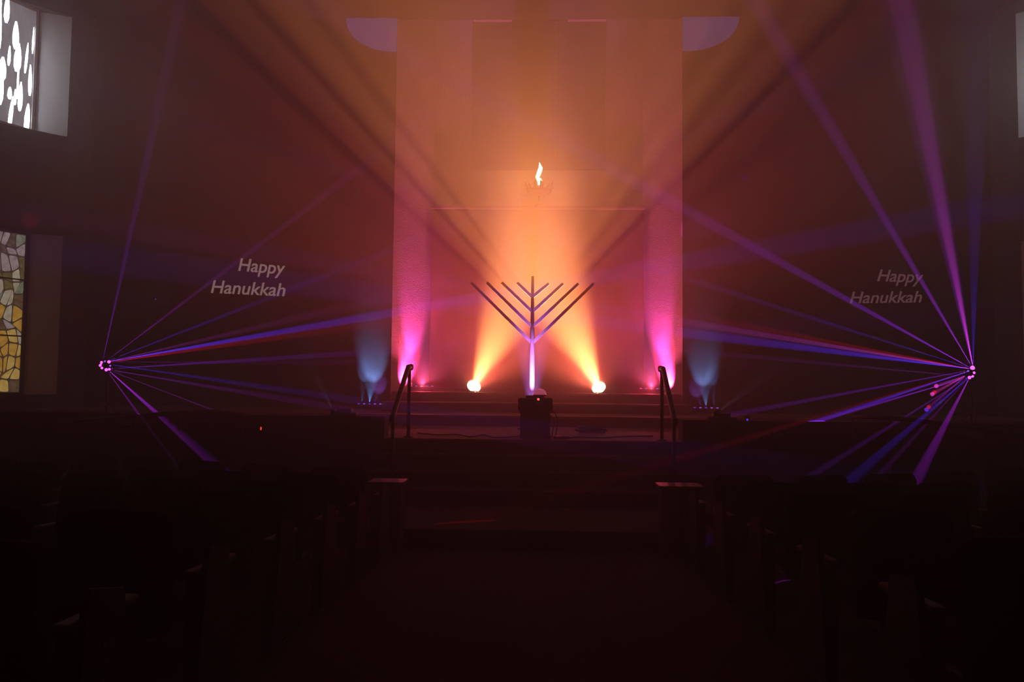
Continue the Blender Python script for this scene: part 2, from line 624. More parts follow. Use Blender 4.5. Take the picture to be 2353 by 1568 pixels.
up = thing('upper_panel', 'tall dark cloth panel hanging above the flame lamp at the alcove back', 'panel', (0, YA - .1, 6.2))
pl, pr = P(1084, 388, YA - .15), P(1391, 390, YA - .15)
ptop = P(1237, 49, YA - .15).z
pbot = pl.z
zs = P(1237, 388, YA - .15).z
bm = NB()
seam = P(1275, 200, YA - .15).x
add_box(bm, (pl.x, YA - .13, zs), (seam - .02, YA - .012, ptop), .006)
obj('panel_leaf', bm, M['panel'], up, world_space=True)
bm = NB()
add_box(bm, (seam + .06, YA - .13, zs), (pr.x, YA - .012, ptop), .006)
obj('panel_leaf', bm, M['panel'], up, world_space=True)
bm = NB()
add_box(bm, (seam - .02, YA - .10, zs), (seam + .06, YA - .012, ptop))
obj('centre_strip', bm, M['ark'], up, world_space=True)
for a, b, lb in ((1088, 1176, 'left'), (1306, 1394, 'right')):
    xa, xb = P(a, 43, YA - .2).x, P(b, 43, YA - .2).x
    bm = NB()
    add_box(bm, (xa, YA - .17, ptop + .004), (xb, YA - .10, ptop + .04), .004)
    tag(obj('glowing_ledge', bm, G['slot']), 'thin ledge with pink light painted as a dim glow on top of the dark upper panel, %s end' % lb, 'light',
        None)

# ------------------------------------------------------------------ eternal flame lamp
c = P(1239, 440, 16.5)
el = thing('flame_lamp', 'bronze crown-shaped bowl with a live flame standing on the ark top', 'lamp', (c.x, c.y, zt + .02))
bm = NB()
add_tube(bm, [(c.x, c.y + .14, zt + .02), (c.x, c.y + .03, c.z - .22), (c.x, c.y, c.z - .08)], .018, 8)
add_lathe(bm, [(0, 0), (.10, 0), (.10, .02), (.03, .05)], 14, Matrix.Translation((c.x, c.y + .14, zt + .02)))
obj('stem', bm, M['brass'], el, True, True)
bm = NB()
add_lathe(bm, [(.02, -.10), (.10, -.08), (.20, -.03), (.25, .03), (.235, .03), (.18, -.01), (0, -.03)], 24,
          Matrix.Translation(c))
obj('bowl', bm, M['brass'], el, True, True)
rnd = random.Random(4)
for k in range(12):
    t = 2 * math.pi * k / 12 + .2
    h = rnd.uniform(.10, .24)
    d = Vector((math.cos(t), math.sin(t), 0))
    tt = Vector((-math.sin(t), math.cos(t), 0))
    b = c + d * .235 + Vector((0, 0, -.02))
    w = rnd.uniform(.03, .05)
    bm = NB()
    add_ext(bm, [b - tt * w, b + tt * w, b + tt * w * .9 + d * .03 + Vector((0, 0, h * .6)),
                 b + d * .06 + tt * rnd.uniform(-.03, .03) + Vector((0, 0, h)),
                 b - tt * w * .8 + d * .03 + Vector((0, 0, h * .55))], d * .015)
    obj('prong', bm, M['brass'], el, world_space=True)
# flame: a twisting tapered tongue
fp = [(1238, 425, .022), (1238, 419, .024), (1236.5, 413, .034), (1235, 407, .045), (1238, 400, .050), (1240.5, 392, .052),
      (1242.5, 386, .046), (1240.5, 380, .024), (1239.5, 374, .006)]
bm = NB()
add_tube(bm, [P(x, y, 16.4) for x, y, r in fp], .05, 12, True, [r * .9 for x, y, r in fp])
add_tube(bm, [P(1238, 413, 16.38), P(1242, 412, 16.38), P(1246, 416, 16.38)], .02, 8, True, [.03, .022, .005])
obj('flame', bm, G['flame'], el, True, True)
fl = bpy.data.lights.new('light', 'POINT')
fl.energy = P_FLAME
fl.color = (1, .42, .12)
fl.shadow_soft_size = 0
flo = bpy.data.objects.new('light', fl)
COL.objects.link(flo)
flo.parent = el
flo.location = P(1238, 395, 16.3) - el.location

# ------------------------------------------------------------------ menorah
MY = 12.2
base = P(1222, 990, MY)
mn = thing('menorah', 'tall straight-armed menorah of plain pipe rising behind the black equipment case', 'menorah',
           (base.x, MY, ZS))
tip = P(1224, 635, MY)
bm = NB()
add_tube(bm, [(base.x, MY, ZS + .03), (P(1223, 790, MY).x, MY, P(1223, 790, MY).z), tip], .04, 14, True, [.042, .036, .021])
obj('shaft', bm, M['pipe'], mn, True, True)
bm = NB()
add_lathe(bm, [(0, 0), (.22, 0), (.22, .03), (.06, .05), (.05, .09)], 20, Matrix.Translation((base.x, MY, ZS)))
obj('foot', bm, M['metal'], mn, True, True)
for (yj, xl, xr) in ((789, 1083, 1364), (752, 1119, 1329), (717, 1153, 1294), (683, 1188, 1261)):
    for x, yt in ((xl, 650), (xr, 652)):
        j, t = P(1223, yj, MY), P(x, yt, MY)
        bm = NB()
        d = (t - j).normalized()
        n = Vector((-d.z, 0, d.x))
        w0, w1 = .024, .021
        a = [j + n * w0, j - n * w0, t - n * w1, t + n * w1]
        add_ext(bm, [p + Vector((0, .022, 0)) for p in a], (0, -.044, 0))
        obj('arm', bm, M['pipe'], mn, world_space=True)
# violet up-light at the foot
ul = thing('pole_uplight', 'small violet uplight hidden behind the case, shining up the menorah pole', 'light',
           (base.x, MY - .42, ZS))
bm = NB()
add_lathe(bm, [(0, 0), (.07, 0), (.08, .16), (.06, .16), (.05, .06), (0, .05)], 16)
obj('housing', bm, M['black'], ul, True)
bm = NB()
add_lathe(bm, [(0, .075), (.05, .075), (.05, .08), (0, .08)], 14)
obj('lens', bm, G['violet'], ul)
spot((base.x, MY - .40, ZS + .17), (base.x, MY, ZS + 1.15), P_POLE, (.38, .16, 1), 34, .9, 0, ul)
spot((base.x + .02, MY - .40, ZS + .17), (base.x, MY, ZS + 1.0), P_POLE * .6, (1, .3, .9), 30, .9, 0, ul)


# ------------------------------------------------------------------ the two amber PAR lamps
def par_lamp(px, py, D, target, wide, label, k):
    c = P(px, py, D)
    t = thing('par_can_lamp', label, 'lamp', (c.x, c.y, ZL[2]), group='amber par can lamps behind the menorah')
    ax = (Vector(target) - c).normalized()
    q = ax.to_track_quat('Z', 'Y').to_matrix().to_4x4()
    m = Matrix.Translation(c) @ q
    bm = NB()
    add_lathe(bm, [(.055, -.27), (.10, -.25), (.142, -.17), (.148, -.02), (.155, 0), (.147, 0), (.140, -.02), (.135, -.16),
                   (.09, -.235), (0, -.24)], 28, m)
    obj('can', bm, M['black'], t, True, True)
    bm = NB()
    add_lathe(bm, [(.136, -.055), (.125, -.12), (.09, -.18), (.04, -.215), (0, -.22)], 28, m)
    obj('reflector', bm, G['par'], t, True, True)
    bm = NB()
    r = .175
    side = ax.cross(Vector((0, 0, 1))).normalized()
    pts = [c - ax * .12 + side * r]
    gz = ZL[2] + .014
    cb = c - ax * .12
    pts += [Vector((cb.x, cb.y, gz)) + Vector((side.x, side.y, 0)) * r, Vector((cb.x, cb.y, gz)) - Vector((side.x, side.y, 0)) * r,
            c - ax * .12 - side * r]
    add_tube(bm, pts, .014, 6)
    obj('yoke', bm, M['black'], t, False, True)
    # lamp centre sits inside the can, its cone leaves through the open front
    spot(c - ax * .16, c + ax * 3, P_PAR * k, (1, .12, .08), 76, 1, .012, t)
    spot(c - ax * .13, wide, P_CORE * k, (1, .135, .07), 50, 1, .008, t)
    spot(c - ax * .20, c + ax * 3, P_HOT * k, (1, .33, .085), 23, 1, .02, t)
    return t


par_lamp(1090, 886, 15.75, P(1345, 330, 10.0), P(1500, 330, 10.0), 'amber par can on the ark platform left of the menorah, beam aimed right', .8)
par_lamp(1375, 889, 15.75, P(1112, 330, 10.0), P(950, 330, 10.0), 'amber par can on the ark platform right of the menorah, beam aimed left', 1.0)


# ------------------------------------------------------------------ equipment case stack
ec = thing('equipment_case', 'black equipment case with a red light, standing in front of the menorah', 'case', (0, 10.25, ZS))
a, b = P(1195, 1008, 10.2), P(1264, 1008, 10.2)
top = P(1230, 915, 10.2).z
bm = NB()
add_box(bm, (a.x, 10.2, ZS), (b.x, 10.6, top - .17), .012)
obj('case_body', bm, M['case'], ec, world_space=True)
bm = NB()
add_box(bm, (a.x - .03, 10.17, top - .165), (b.x + .03, 10.62, top), .012)
lid = obj('case_top', bm, M['case'], ec, world_space=True)
bm = NB()
add_box(bm, (P(1208, 912, 10.25).x, 10.22, top), (P(1250, 912, 10.25).x, 10.5, top + .03), .006)
obj('control_unit', bm, M['black'], ec, world_space=True)
for x in (a.x + .01, b.x - .01):
    for y in (10.21, 10.59):
        bm = NB()
        add_box(bm, (x - .02, y - .02, ZS + .0), (x + .02, y + .02, ZS + .05), .004)
        obj('corner_guard', bm, M['metal'], ec, world_space=True)
for x in (a.x - .012, b.x + .012):
    bm = NB()
    add_tube(bm, [(x, 10.33, ZS + .38), (x, 10.33, ZS + .33), (x, 10.47, ZS + .33), (x, 10.47, ZS + .38)], .008, 6)
    obj('handle', bm, M['metal'], ec, world_space=True)
p = P(1237, 918, 10.16)
bm = NB()
add_lathe(bm, [(0, 0), (.016, 0), (.014, .012), (0, .014)], 12, Matrix.Translation(p) @ Matrix.Rotation(R(90), 4, 'X'))
obj('indicator_light', bm, G['redwhite'], ec, world_space=True)
bm = NB()
add_box(bm, (P(1231, 927, 10.16).x, 10.155, P(1231, 929, 10.16).z), (P(1243, 927, 10.16).x, 10.17, P(1243, 926, 10.16).z))
obj('slot', bm, M['nosing'], ec, world_space=True)

c = P(1240, 911, 10.35)
dm = thing('dome_light', 'clear pinkish plastic dome sitting on top of the black equipment case', 'light', (c.x, 10.36, top + .03))
bm = NB()
add_lathe(bm, [(.088, 0), (.088, .02), (.083, .045), (.065, .07), (.035, .086), (0, .092)], 22)
obj('dome', bm, M['dome'], dm, True)
bm = NB()
add_lathe(bm, [(0, 0), (.093, 0), (.093, .012), (0, .012)], 22)
obj('ring_base', bm, M['black'], dm)
spot((c.x - .02, 10.05, top + .35), (c.x, 10.36, top + .03), .35, (1, .2, .6), 40, .5, 0, dm) if False else None

# cables and clutter on the stage edge
def cable(pts, label):
    bm = NB()
    add_tube(bm, pts, .009, 6)
    return tag(obj('cable', bm, M['cable'], None, True), label, 'cable')


def run(pxs, z=ZS + .009):
    out = []
    for x, D in pxs:
        q = P(x, 1000, D)
        out.append(Vector((q.x, D, z)))
    # smooth
    res = []
    for i in range(len(out) - 1):
        p0 = out[max(0, i - 1)]
        p1, p2 = out[i], out[i + 1]
        p3 = out[min(len(out) - 1, i + 2)]
        for k in range(6):
            t = k / 6
            res.append(.5 * ((2 * p1) + (p2 - p0) * t + (2 * p0 - 5 * p1 + 4 * p2 - p3) * t * t + (3 * p1 - p0 - 3 * p2 + p3) * t ** 3))
    res.append(out[-1])
    return res


cable(run([(1190, 10.5), (1140, 10.2), (1110, 10.7), (1080, 10.3), (1050, 10.75), (1010, 10.6), (960, 10.9)]),
      'black cable snaking across the stage floor left of the case')
cable(run([(1272, 10.45), (1300, 10.25), (1330, 10.5), (1380, 10.4), (1430, 10.7), (1500, 10.9)]),
      'black cable running across the stage floor right of the case')
q0 = P(1266, 945, 10.3)
cable([q0, P(1276, 950, 10.3), P(1281, 965, 10.3), P(1279, 985, 10.3), Vector((P(1276, 1000, 10.3).x, 10.3, ZS + .012))],
      'black cable looping down the right side of the case')
cable([P(1266, 955, 10.35), P(1271, 962, 10.35), P(1273, 975, 10.35), P(1270, 990, 10.35),
       Vector((P(1268, 1000, 10.35).x, 10.35, ZS + .012))],
      'thin cable hanging close against the right side of the case')
c = P(1290, 1001, 10.22)
ps = thing('power_strip', 'flat dark power strip with a red switch beside the case', 'power strip', (c.x, 10.22, ZS))
bm = NB()
add_box(bm, (-.10, -.04, 0), (.10, .04, .035), .006)
obj('body', bm, M['black'], ps)
bm = NB()
add_box(bm, (-.08, -.03, .035), (-.01, .0, .041), .002)
obj('switch', bm, G['switch'], ps)
c = P(1358, 985, 11.4)
bag = thing('cable_coil', 'loose coil of black cable on the stage floor right of the power strip', 'cable', (c.x, 11.4, ZS))
bm = NB()
pts = []
for k in range(80):
    t = k * .42
    r = .13 + .03 * math.sin(k * .7)
    pts.append((r * 1.5 * math.cos(t), r * math.sin(t), .012 + .0011 * k + .006 * math.sin(k * 1.3)))
add_tube(bm, pts, .011, 6)
obj('coil', bm, M['cable'], bag, True)


# ------------------------------------------------------------------ stair handrails
def handrail(s, pf, pn, label):
    """pf: far post top, pn: near post top"""
    t = thing('stair_handrail', label, 'handrail', (pf.x, pf.y, ZS), group='handrails of the stage steps')
    r = .027
    bm = NB()
    add_tube(bm, [(pf.x, pf.y, ZS), (pf.x, pf.y, pf.z - .02)], r * .85, 10)
    obj('post', bm, M['rail'], t, True, True)
    bm = NB()
    zb = Z0
    add_tube(bm, [(pn.x, pn.y, zb), (pn.x, pn.y, pn.z - .02)], r * .85, 10)
    obj('post', bm, M['rail'], t, True, True)
    bm = NB()
    kn = pf + Vector((-.0, -.10, .0))
    add_tube(bm, [pf + Vector((0, .1, 0)), kn, kn.lerp(pn, .04) - Vector((0, 0, .0)), pn, pn + Vector((0, -.06, -.03))], r * 1.15, 12)
    add_lathe(bm, [(0, -.045), (.03, -.035), (.04, 0), (.03, .035), (0, .045)], 12, Matrix.Translation(pf + Vector((0, .1, 0))))
    add_lathe(bm, [(0, -.04), (.03, -.03), (.036, 0), (.03, .03), (0, .04)], 12, Matrix.Translation(pn + Vector((0, -.06, -.03))))
    obj('rail', bm, M['rail'], t, True, True)
    for p, z in ((pf, ZS), (pn, zb)):
        bm = NB()
        add_lathe(bm, [(0, 0), (.06, 0), (.06, .012), (.03, .02)], 14, Matrix.Translation((p.x, p.y, z)))
        obj('floor_flange', bm, M['rail'], t, True, True)
    return t


handrail(-1, P(941, 844, 10.12), P(903, 955, 8.98), 'bronze handrail sloping down the left side of the stage steps')
handrail(1, P(1521, 848, 10.12), P(1549, 962, 8.98), 'bronze handrail sloping down the right side of the stage steps')


# ------------------------------------------------------------------ ramp railings at the sides
def railing(pts, posts, label, low):
    t = thing('ramp_railing', label, 'railing', (pts[0].x, pts[0].y, 0))
    bm = NB()
    add_tube(bm, pts, .028, 10)
    obj('top_rail', bm, M['rail'], t, True, True)
    bm = NB()
    add_tube(bm, [p - Vector((0, 0, .11)) for p in low], .014, 8)
    obj('lower_rail', bm, M['rail'], t, True, True)
    for p in posts:
        bm = NB()
        add_tube(bm, [(p.x, p.y, floor_z(p.y)), (p.x, p.y, p.z)], .02, 8)
        o = obj('post', bm, M['rail'], t, True, True)
    return t


def lerp_on(pts, px, D):
    return P(px, 0, D)


DR = 9.4
lp = [P(50, 978, DR), P(130, 972, DR), P(210, 966, DR), P(310, 957, DR), P(410, 949, DR), P(480, 946, DR + .3), P(560, 950, DR + .6)]
posts = [P(65, 977, DR), P(131, 972, DR), P(212, 966, DR), P(308, 957, DR), P(412, 949, DR), P(560, 950, DR + .6)]
railing(lp, posts, 'dark metal railing on posts before the low wall, left side', lp[2:6])
rp_ = [P(1960, 958, DR + .4), P(2030, 960, DR), P(2100, 966, DR), P(2164, 974, DR), P(2260, 986, DR), P(2353, 1000, DR), P(2420, 1010, DR)]
posts = [P(1960, 958, DR + .4), P(2047, 962, DR), P(2164, 974, DR), P(2258, 986, DR), P(2350, 1000, DR)]
railing(rp_, posts, 'dark metal railing on posts before the low wall, right side', rp_[1:5])


# ------------------------------------------------------------------ LED bars washing the walls
def led_bar(px0, px1, py, D, zfloor, label, mats, lights, rot=0.0):
    a, b = P(px0, py, D), P(px1, py, D)
    cx = (a.x + b.x) / 2
    w = (b.x - a.x) / 2
    t = thing('led_bar', label, 'light', (cx, D, zfloor), rot, group='led bars washing the front wall')
    bm = NB()
    add_box(bm, (-w, -.05, .03), (w, .05, .10), .008)
    obj('bar_housing', bm, M['black'], t)
    for x in (-w * .8, w * .8):
        bm = NB()
        add_box(bm, (x - .015, -.06, 0), (x + .015, .06, .05), .003)
        obj('bracket', bm, M['metal'], t)
    n = len(mats)
    for k in range(n):
        x = -w + (k + .5) * 2 * w / n
        bm = NB()
        add_lathe(bm, [(0, .10), (.024, .10), (.022, .112), (0, .118)], 10, Matrix.Translation((x, 0, 0)))
        obj('led_lens', bm, G[mats[k]], t)
    for (x, power, col, ang, tgt) in lights:
        spot((cx + x * math.cos(rot), D + x * math.sin(rot), zfloor + .14), tgt, power, col, ang, .8, 0, t)
    return t


for s, x0, x1, nm in ((-1, 938, 1000, 'left'), (1, 1466, 1530, 'right')):
    xs = P((x0 + x1) / 2, 890, 16.05).x
    D = 15.9
    zf = ZL[2]
    lights = [(s * .2, P_PINK * 1.0, (1, .03, .20), 88, (s * 2.85, 16.05, zf + .4)),
              (s * .02, P_PINK * 1.3, (1, .03, .20), 76, (s * 2.72, 16.15, zf + .55)),
              (-s * .05, P_PINK * 1.7, (.8, .06, .58), 50, (s * 2.62, 16.45, zf + 2.2)),
              (0, P_FILL, (1, .09, .24), 130, (s * .6, 14.6, 6.5)),  # added fill spot, tints the haze pink
              (0, P_FILL * .3, (1, .06, .12), 130, (0, 12.0, 1.4)),  # added fill spot, reddens the stage floor
              (-s * .15, P_PINK * .10, (.35, .1, 1), 14, (s * 2.42, 16.6, zf + 1.0)),
              (s * .05, P_PINK * .10, (.35, .1, 1), 12, (s * 2.5, 16.5, zf + 1.0))]
    led_bar(x0, x1, 890, D, zf, 'black LED bar throwing pink and magenta light up the %s alcove side' % nm,
            ['pink', 'violet', 'pink', 'violet', 'violet'], lights, s * R(-20))
for s, x0, x1, nm in ((-1, 818, 880, 'left'), (1, 1590, 1655, 'right')):
    D = 15.12
    zf = ZL[0]
    cx = (P(x0, 935, D).x + P(x1, 935, D).x) / 2
    tx = cx - s * .0
    k = 1.0 if s < 0 else .6
    lights = [(0, P_BLUE * .5 * k, (.14, .34, .9), 42, (tx + s * .03, YB - .05, zf + 1.0)),
              (s * .15, P_BLUE * .12 * k, (.12, .34, 1), 26, (tx + s * .2, YB - .05, zf + .8)),
              (-s * .1, P_BLUE * .05 * k, (.3, .15, 1), 40, (tx - s * .1, YB - .05, zf + .5))]
    led_bar(x0, x1, 935, D, zf, 'black LED bar sending a soft blue column up the wall, %s of the alcove' % nm,
            ['blue', 'violet', 'blue', 'violet', 'violet'], lights)


# ------------------------------------------------------------------ small spot fixtures on the parapet
def mini_spot(px, py, tgt, w0, w1, label, power):
    D = 10.15
    a, b = P(w0, 950, D), P(w1, 950, D)
    cx = (a.x + b.x) / 2
    t = thing('stage_spotlight', label, 'light', (cx, D, 1.155))
    hw = (b.x - a.x) / 2
    bm = NB()
    add_box(bm, (-hw, -.09, .0), (hw, .09, .035), .006)
    obj('base', bm, M['black'], t)
    bm = NB()
    add_box(bm, (-hw * .55, -.07, .035), (hw * .6, .07, .085), .01)
    obj('lamp_head', bm, M['black'], t)
    p = P(px, py, D)
    d = (P(*tgt) - p).normalized()
    q = Matrix.Translation(p) @ d.to_track_quat('Z', 'Y').to_matrix().to_4x4()
    bm = NB()
    add_lathe(bm, [(0, -.07), (.03, -.07), (.034, 0), (.026, 0), (.024, -.02), (0, -.02)], 14, q)
    obj('barrel', bm, M['black'], t, True, True)
    bm = NB()
    add_lathe(bm, [(0, -.008), (.024, -.008), (0, -.004)], 14, q)
    obj('lens', bm, G['ice'], t, False, True)
    spot(p + d * .002, p + d, power, (.45, .5, 1), 11, .8, 0, t)
    return t


mini_spot(764, 942, (735, 880, 10.6), 762, 822, 'small black fixture on the left parapet with a thin cold beam', 130)
mini_spot(1652, 946, (1712, 900, 10.6), 1622, 1690, 'small black fixture on the right parapet with a thin cold beam', 130)


# ------------------------------------------------------------------ beam effect lights on stands
def effect_light(px, py, D, label, dots, dark, beams, s):
    c = P(px, py, D)
    zf = ZS
    t = thing('beam_effect_light', label, 'light', (c.x, c.y, zf))
    # stand
    bm = NB()
    add_tube(bm, [(0, 0.05, .12), (0, 0.05, c.z - zf - .10)], .016, 8)
    obj('pole', bm, M['metal'], t, True)
    for k in range(3):
        an = k * 2 * math.pi / 3 + .5
        bm = NB()
        add_tube(bm, [(0, .05, .38), (.36 * math.cos(an), .05 + .36 * math.sin(an), .012)], .011, 6)
        obj('leg', bm, M['metal'], t, True)
    bm = NB()
    zc = c.z - zf
    add_lathe(bm, [(0, -.05), (.05, -.05), (.055, .0), (.05, .05), (0, .05)], 16,
              Matrix.Translation((0, .05, zc - .08)))
    obj('mount', bm, M['black'], t, True)
    # hexagonal head
    bm = NB()
    add_lathe(bm, [(0, -.06), (.05, -.06), (.062, -.04), (.062, .04), (.05, .06), (0, .06)], 8,
              Matrix.Translation((0, .045, zc)) @ Matrix.Rotation(R(90), 4, 'X'))
    obj('head', bm, M['black'], t, False)
    for (dx, dy, r, m) in dots:
        p = P(px + dx, py + dy, D - .01)
        bm = NB()
        add_lathe(bm, [(0, -.012), (r, -.008), (r * 1.05, 0), (r * .7, .010), (0, .014)], 12,
                  Matrix.Translation(p) @ Matrix.Rotation(R(90), 4, 'X'))
        obj('lens', bm, m, t, True, True)
    for (x0, y0, x1, y1, D1, col, ang, pw) in beams:
        p = P(x0, y0, D - .04)
        q = P(x1, y1, D1)
        spot(p, q, P_LASER * pw, col, ang, .45, 0, t)
    return t


PU = (.42, .03, 1)
BL = (.12, .03, 1)
RD = (1, .01, .06)
MG = (1, .08, 1)
VI = (.62, .03, 1)
W = G['magenta']
V = G['violet']
dots = [(-11, -6, .017, W), (-14, 1, .018, W), (-10, 7, .017, W), (0, 11, .022, W), (7, 10, .017, W), (6, -7, .022, W),
        (-3, -8, .015, V), (9, 2, .012, V), (-12, -2, .012, W)]
left_beams = [
    # start px, end px, end depth, colour, cone, power
    (236, 830, 330, 400, 11.3, PU, 2.4, 0.88),
    (246, 829, 600, 560, 10.6, VI, 1.7, 0.64),
    (250, 829, 720, 645, 10.0, BL, 1.6, 0.67),
    (252, 831, 890, 721, 10.0, BL, 1.9, 3.90),
    (252, 831, 430, 790, 11.4, MG, 3.0, .35),
    (252, 833, 840, 745, 10.0, RD, 2.4, 0.72),
    (254, 832, 760, 834, 10.0, VI, 1.3, .28),
    (250, 848, 880, 808, 10.0, PU, 1.5, 1.08),
    (254, 838, 760, 912, 10.0, BL, 1.8, 0.64),
    (250, 850, 760, 935, 10.0, VI, 1.8, 0.42),
    (252, 852, 600, 985, 10.6, VI, .9, 1.05),
    (250, 852, 515, 1088, 8.0, VI, 1.4, 1.20),
    (252, 853, 362, 946, 10.0, PU, 1.0, .35),
    (246, 852, 410, 1078, 8.0, VI, 1.0, .45),
    (236, 828, 214, 786, 11.3, RD, 3.0, .06),
]
effect_light(244, 839, 11.0, 'small beam effect light with a ring of magenta lenses on a stand at the left', dots, 0,
             left_beams, -1)
dots = [(0, -11, .026, G['par']), (0, -11, .030, W), (3, 0, .020, W), (0, 8, .018, W), (-7, 11, .022, W), (-10, -4, .012, V)]
right_beams = [
    (2236, 845, 2240, 480, 11.6, BL, 5.0, 0.45),
    (2236, 845, 2170, 520, 11.8, VI, 6.5, 0.55),
    (2236, 845, 2196, 640, 10.7, MG, 4.0, 0.96),
    (2235, 846, 1990, 430, 11.5, PU, 3.2, 1.30),
    (2235, 846, 2110, 634, 10.8, MG, 1.8, .5),
    (2232, 846, 2010, 660, 12.5, BL, 1.2, .20),
    (2232, 847, 1620, 507, 10.0, PU, 2.2, 1.60),
    (2232, 847, 1640, 660, 10.0, BL, 1.4, 0.90),
    (2230, 848, 1585, 742, 10.0, MG, 1.6, 1.90),
    (2230, 848, 1600, 768, 10.0, BL, 2.3, 2.40),
    (2230, 848, 1600, 728, 10.0, RD, 1.8, 0.90),
    (2225, 866, 1640, 812, 10.0, VI, 1.2, 0.52),
    (2225, 852, 1740, 942, 10.3, PU, 1.4, 1.20),
    (2228, 853, 1660, 1040, 9.6, BL, 1.7, 2.40),
    (2228, 853, 1700, 1012, 9.4, RD, 1.3, .6),
    (2226, 867, 1900, 962, 10.2, PU, 1.3, 2.25),
    (2224, 868, 2082, 957, 9.6, PU, 1.0, .5),
    (2226, 868, 1945, 1112, 7.6, BL, 1.5, 0.55),
    (2226, 868, 2140, 962, 9.6, VI, .9, .22),
    (2219, 864, 2153, 887, 15.45, MG, .5, 2.2),
    (2219, 864, 2144, 905, 15.45, MG, .5, 2.0),
    (2219, 864, 2149, 901, 15.45, RD, .45, 1.5),
    (2219, 864, 2131, 940, 15.45, BL, .5, 2.5),
    (2219, 864, 2136, 934, 15.45, RD, .45, 1.5),
    (2228, 868, 2115, 1085, 7.6, VI, 1.6, 0.50),
]
effect_light(2235, 857, 11.0, 'small beam effect light with a few magenta lenses on a stand at the right', dots, 0,
             right_beams, 1)

# little status lights seen in the dark
def pilot(px, py, D, g, r, label, pname='pilot_light'):
    return None


# speaker on the left wall with a blue pilot light
a, b = P(331, 612, YB - .2), P(398, 704, YB - .2)
sp = thing('wall_speaker', 'black speaker cabinet hanging on the dark wall left of the lettering', 'speaker',
           ((a.x + b.x) / 2, YB - .1, b.z))
bm = NB()
add_box(bm, (a.x, YB - .28, b.z), (b.x, YB - .04, a.z), .012)
obj('cabinet', bm, M['black'], sp, world_space=True)
bm = NB()
add_box(bm, (a.x + .03, YB - .295, b.z + .03), (b.x - .03, YB - .275, a.z - .03), .004)
obj('grille', bm, M['case'], sp, world_space=True)
bm = NB()
add_box(bm, ((a.x + b.x) / 2 - .08, YB - .05, b.z + .2), ((a.x + b.x) / 2 + .08, YB, a.z - .2))
obj('bracket', bm, M['metal'], sp, world_space=True)
p = P(357.5, 688, YB - .3)
bm = NB()
add_lathe(bm, [(0, 0), (.012, 0), (0, .008)], 8, Matrix.Translation(p) @ Matrix.Rotation(R(90), 4, 'X'))
obj('pilot_light', bm, G['blue'], sp, world_space=True)


def stage_monitor(px, D, z, w, label, g, lx, ly, r=.012, tall=False):
    c = P(px, 960, D)
    t = thing('stage_monitor', label, 'speaker', (c.x, D, z))
    bm = NB()
    h = w * .7
    add_ext(bm, [(-w / 2, -.14, 0), (-w / 2, .16, 0), (-w / 2, .16, h), (-w / 2, .02, h), (-w / 2, -.14, h * .35)], (w, 0, 0))
    obj('cabinet', bm, M['black'], t)
    p = P(lx, ly, D - .15)
    bm = NB()
    rr = [(0, 0), (r, 0), (0, .008)]
    m = Matrix.Translation(p) @ Matrix.Rotation(R(90), 4, 'X')
    if tall:
        m = m @ Matrix.Diagonal((1, 2.6, 1, 1))
    add_lathe(bm, rr, 8, m)
    obj('pilot_light', bm, g, t, world_space=True)
    return t


# ------------------------------------------------------------------ projected greeting on the front walls, its light imitated by glowing letter shapes
def letter_words(label, words, material):
    t = thing('projected_greeting', label, 'lettering', (words[0][1].x, words[0][1].y, words[0][1].z))
    for (txt, o, ux, uz, size) in words:
        cu = bpy.data.curves.new('word', 'FONT')
        cu.body = txt
        cu.size = 1
        cu.shear = .22
        cu.extrude = 0.004
        cu.offset = .010
        tmp = bpy.data.objects.new('word_tmp', cu)
        COL.objects.link(tmp)
        bpy.context.view_layer.update()
        dg = bpy.context.evaluated_depsgraph_get()
        me = bpy.data.meshes.new_from_object(tmp.evaluated_get(dg))
        bpy.data.objects.remove(tmp)
        wmax = max(v.co.x for v in me.vertices)
        hmax = max(v.co.y for v in me.vertices)
        for v in me.vertices:
            x, y, z = v.co
            v.co = o + ux * (x / wmax) + uz * (y / hmax) + Vector((0, -.004 - z, 0))
        me.materials.clear()
        me.materials.append(material)
        ob = obj('word', me, None, t)
        me.transform(parent_world(t).inverted())
    return t


def word(txt, bl, br, tl, D):
    o = P(*bl, D)
    return (txt, o, P(*br, D) - o, P(*tl, D) - o, 1)


DW = YB - .004
letter_words('pale italic greeting Happy Hanukkah projected on the dark wall left of the alcove', [
    word('Happy', (545, 622), (656, 631), (545, 593), DW),
    word('Hanukkah', (482, 673), (656, 681), (482, 644), DW)], G['text'])
letter_words('dimmer italic greeting Happy Hanukkah projected on the dark wall right of the alcove', [
    word('Happy', (2013, 646), (2121, 650), (2015, 619), DW),
    word('Hanukkah', (1950, 697), (2118, 695), (1951, 671), DW)], G['text2'])


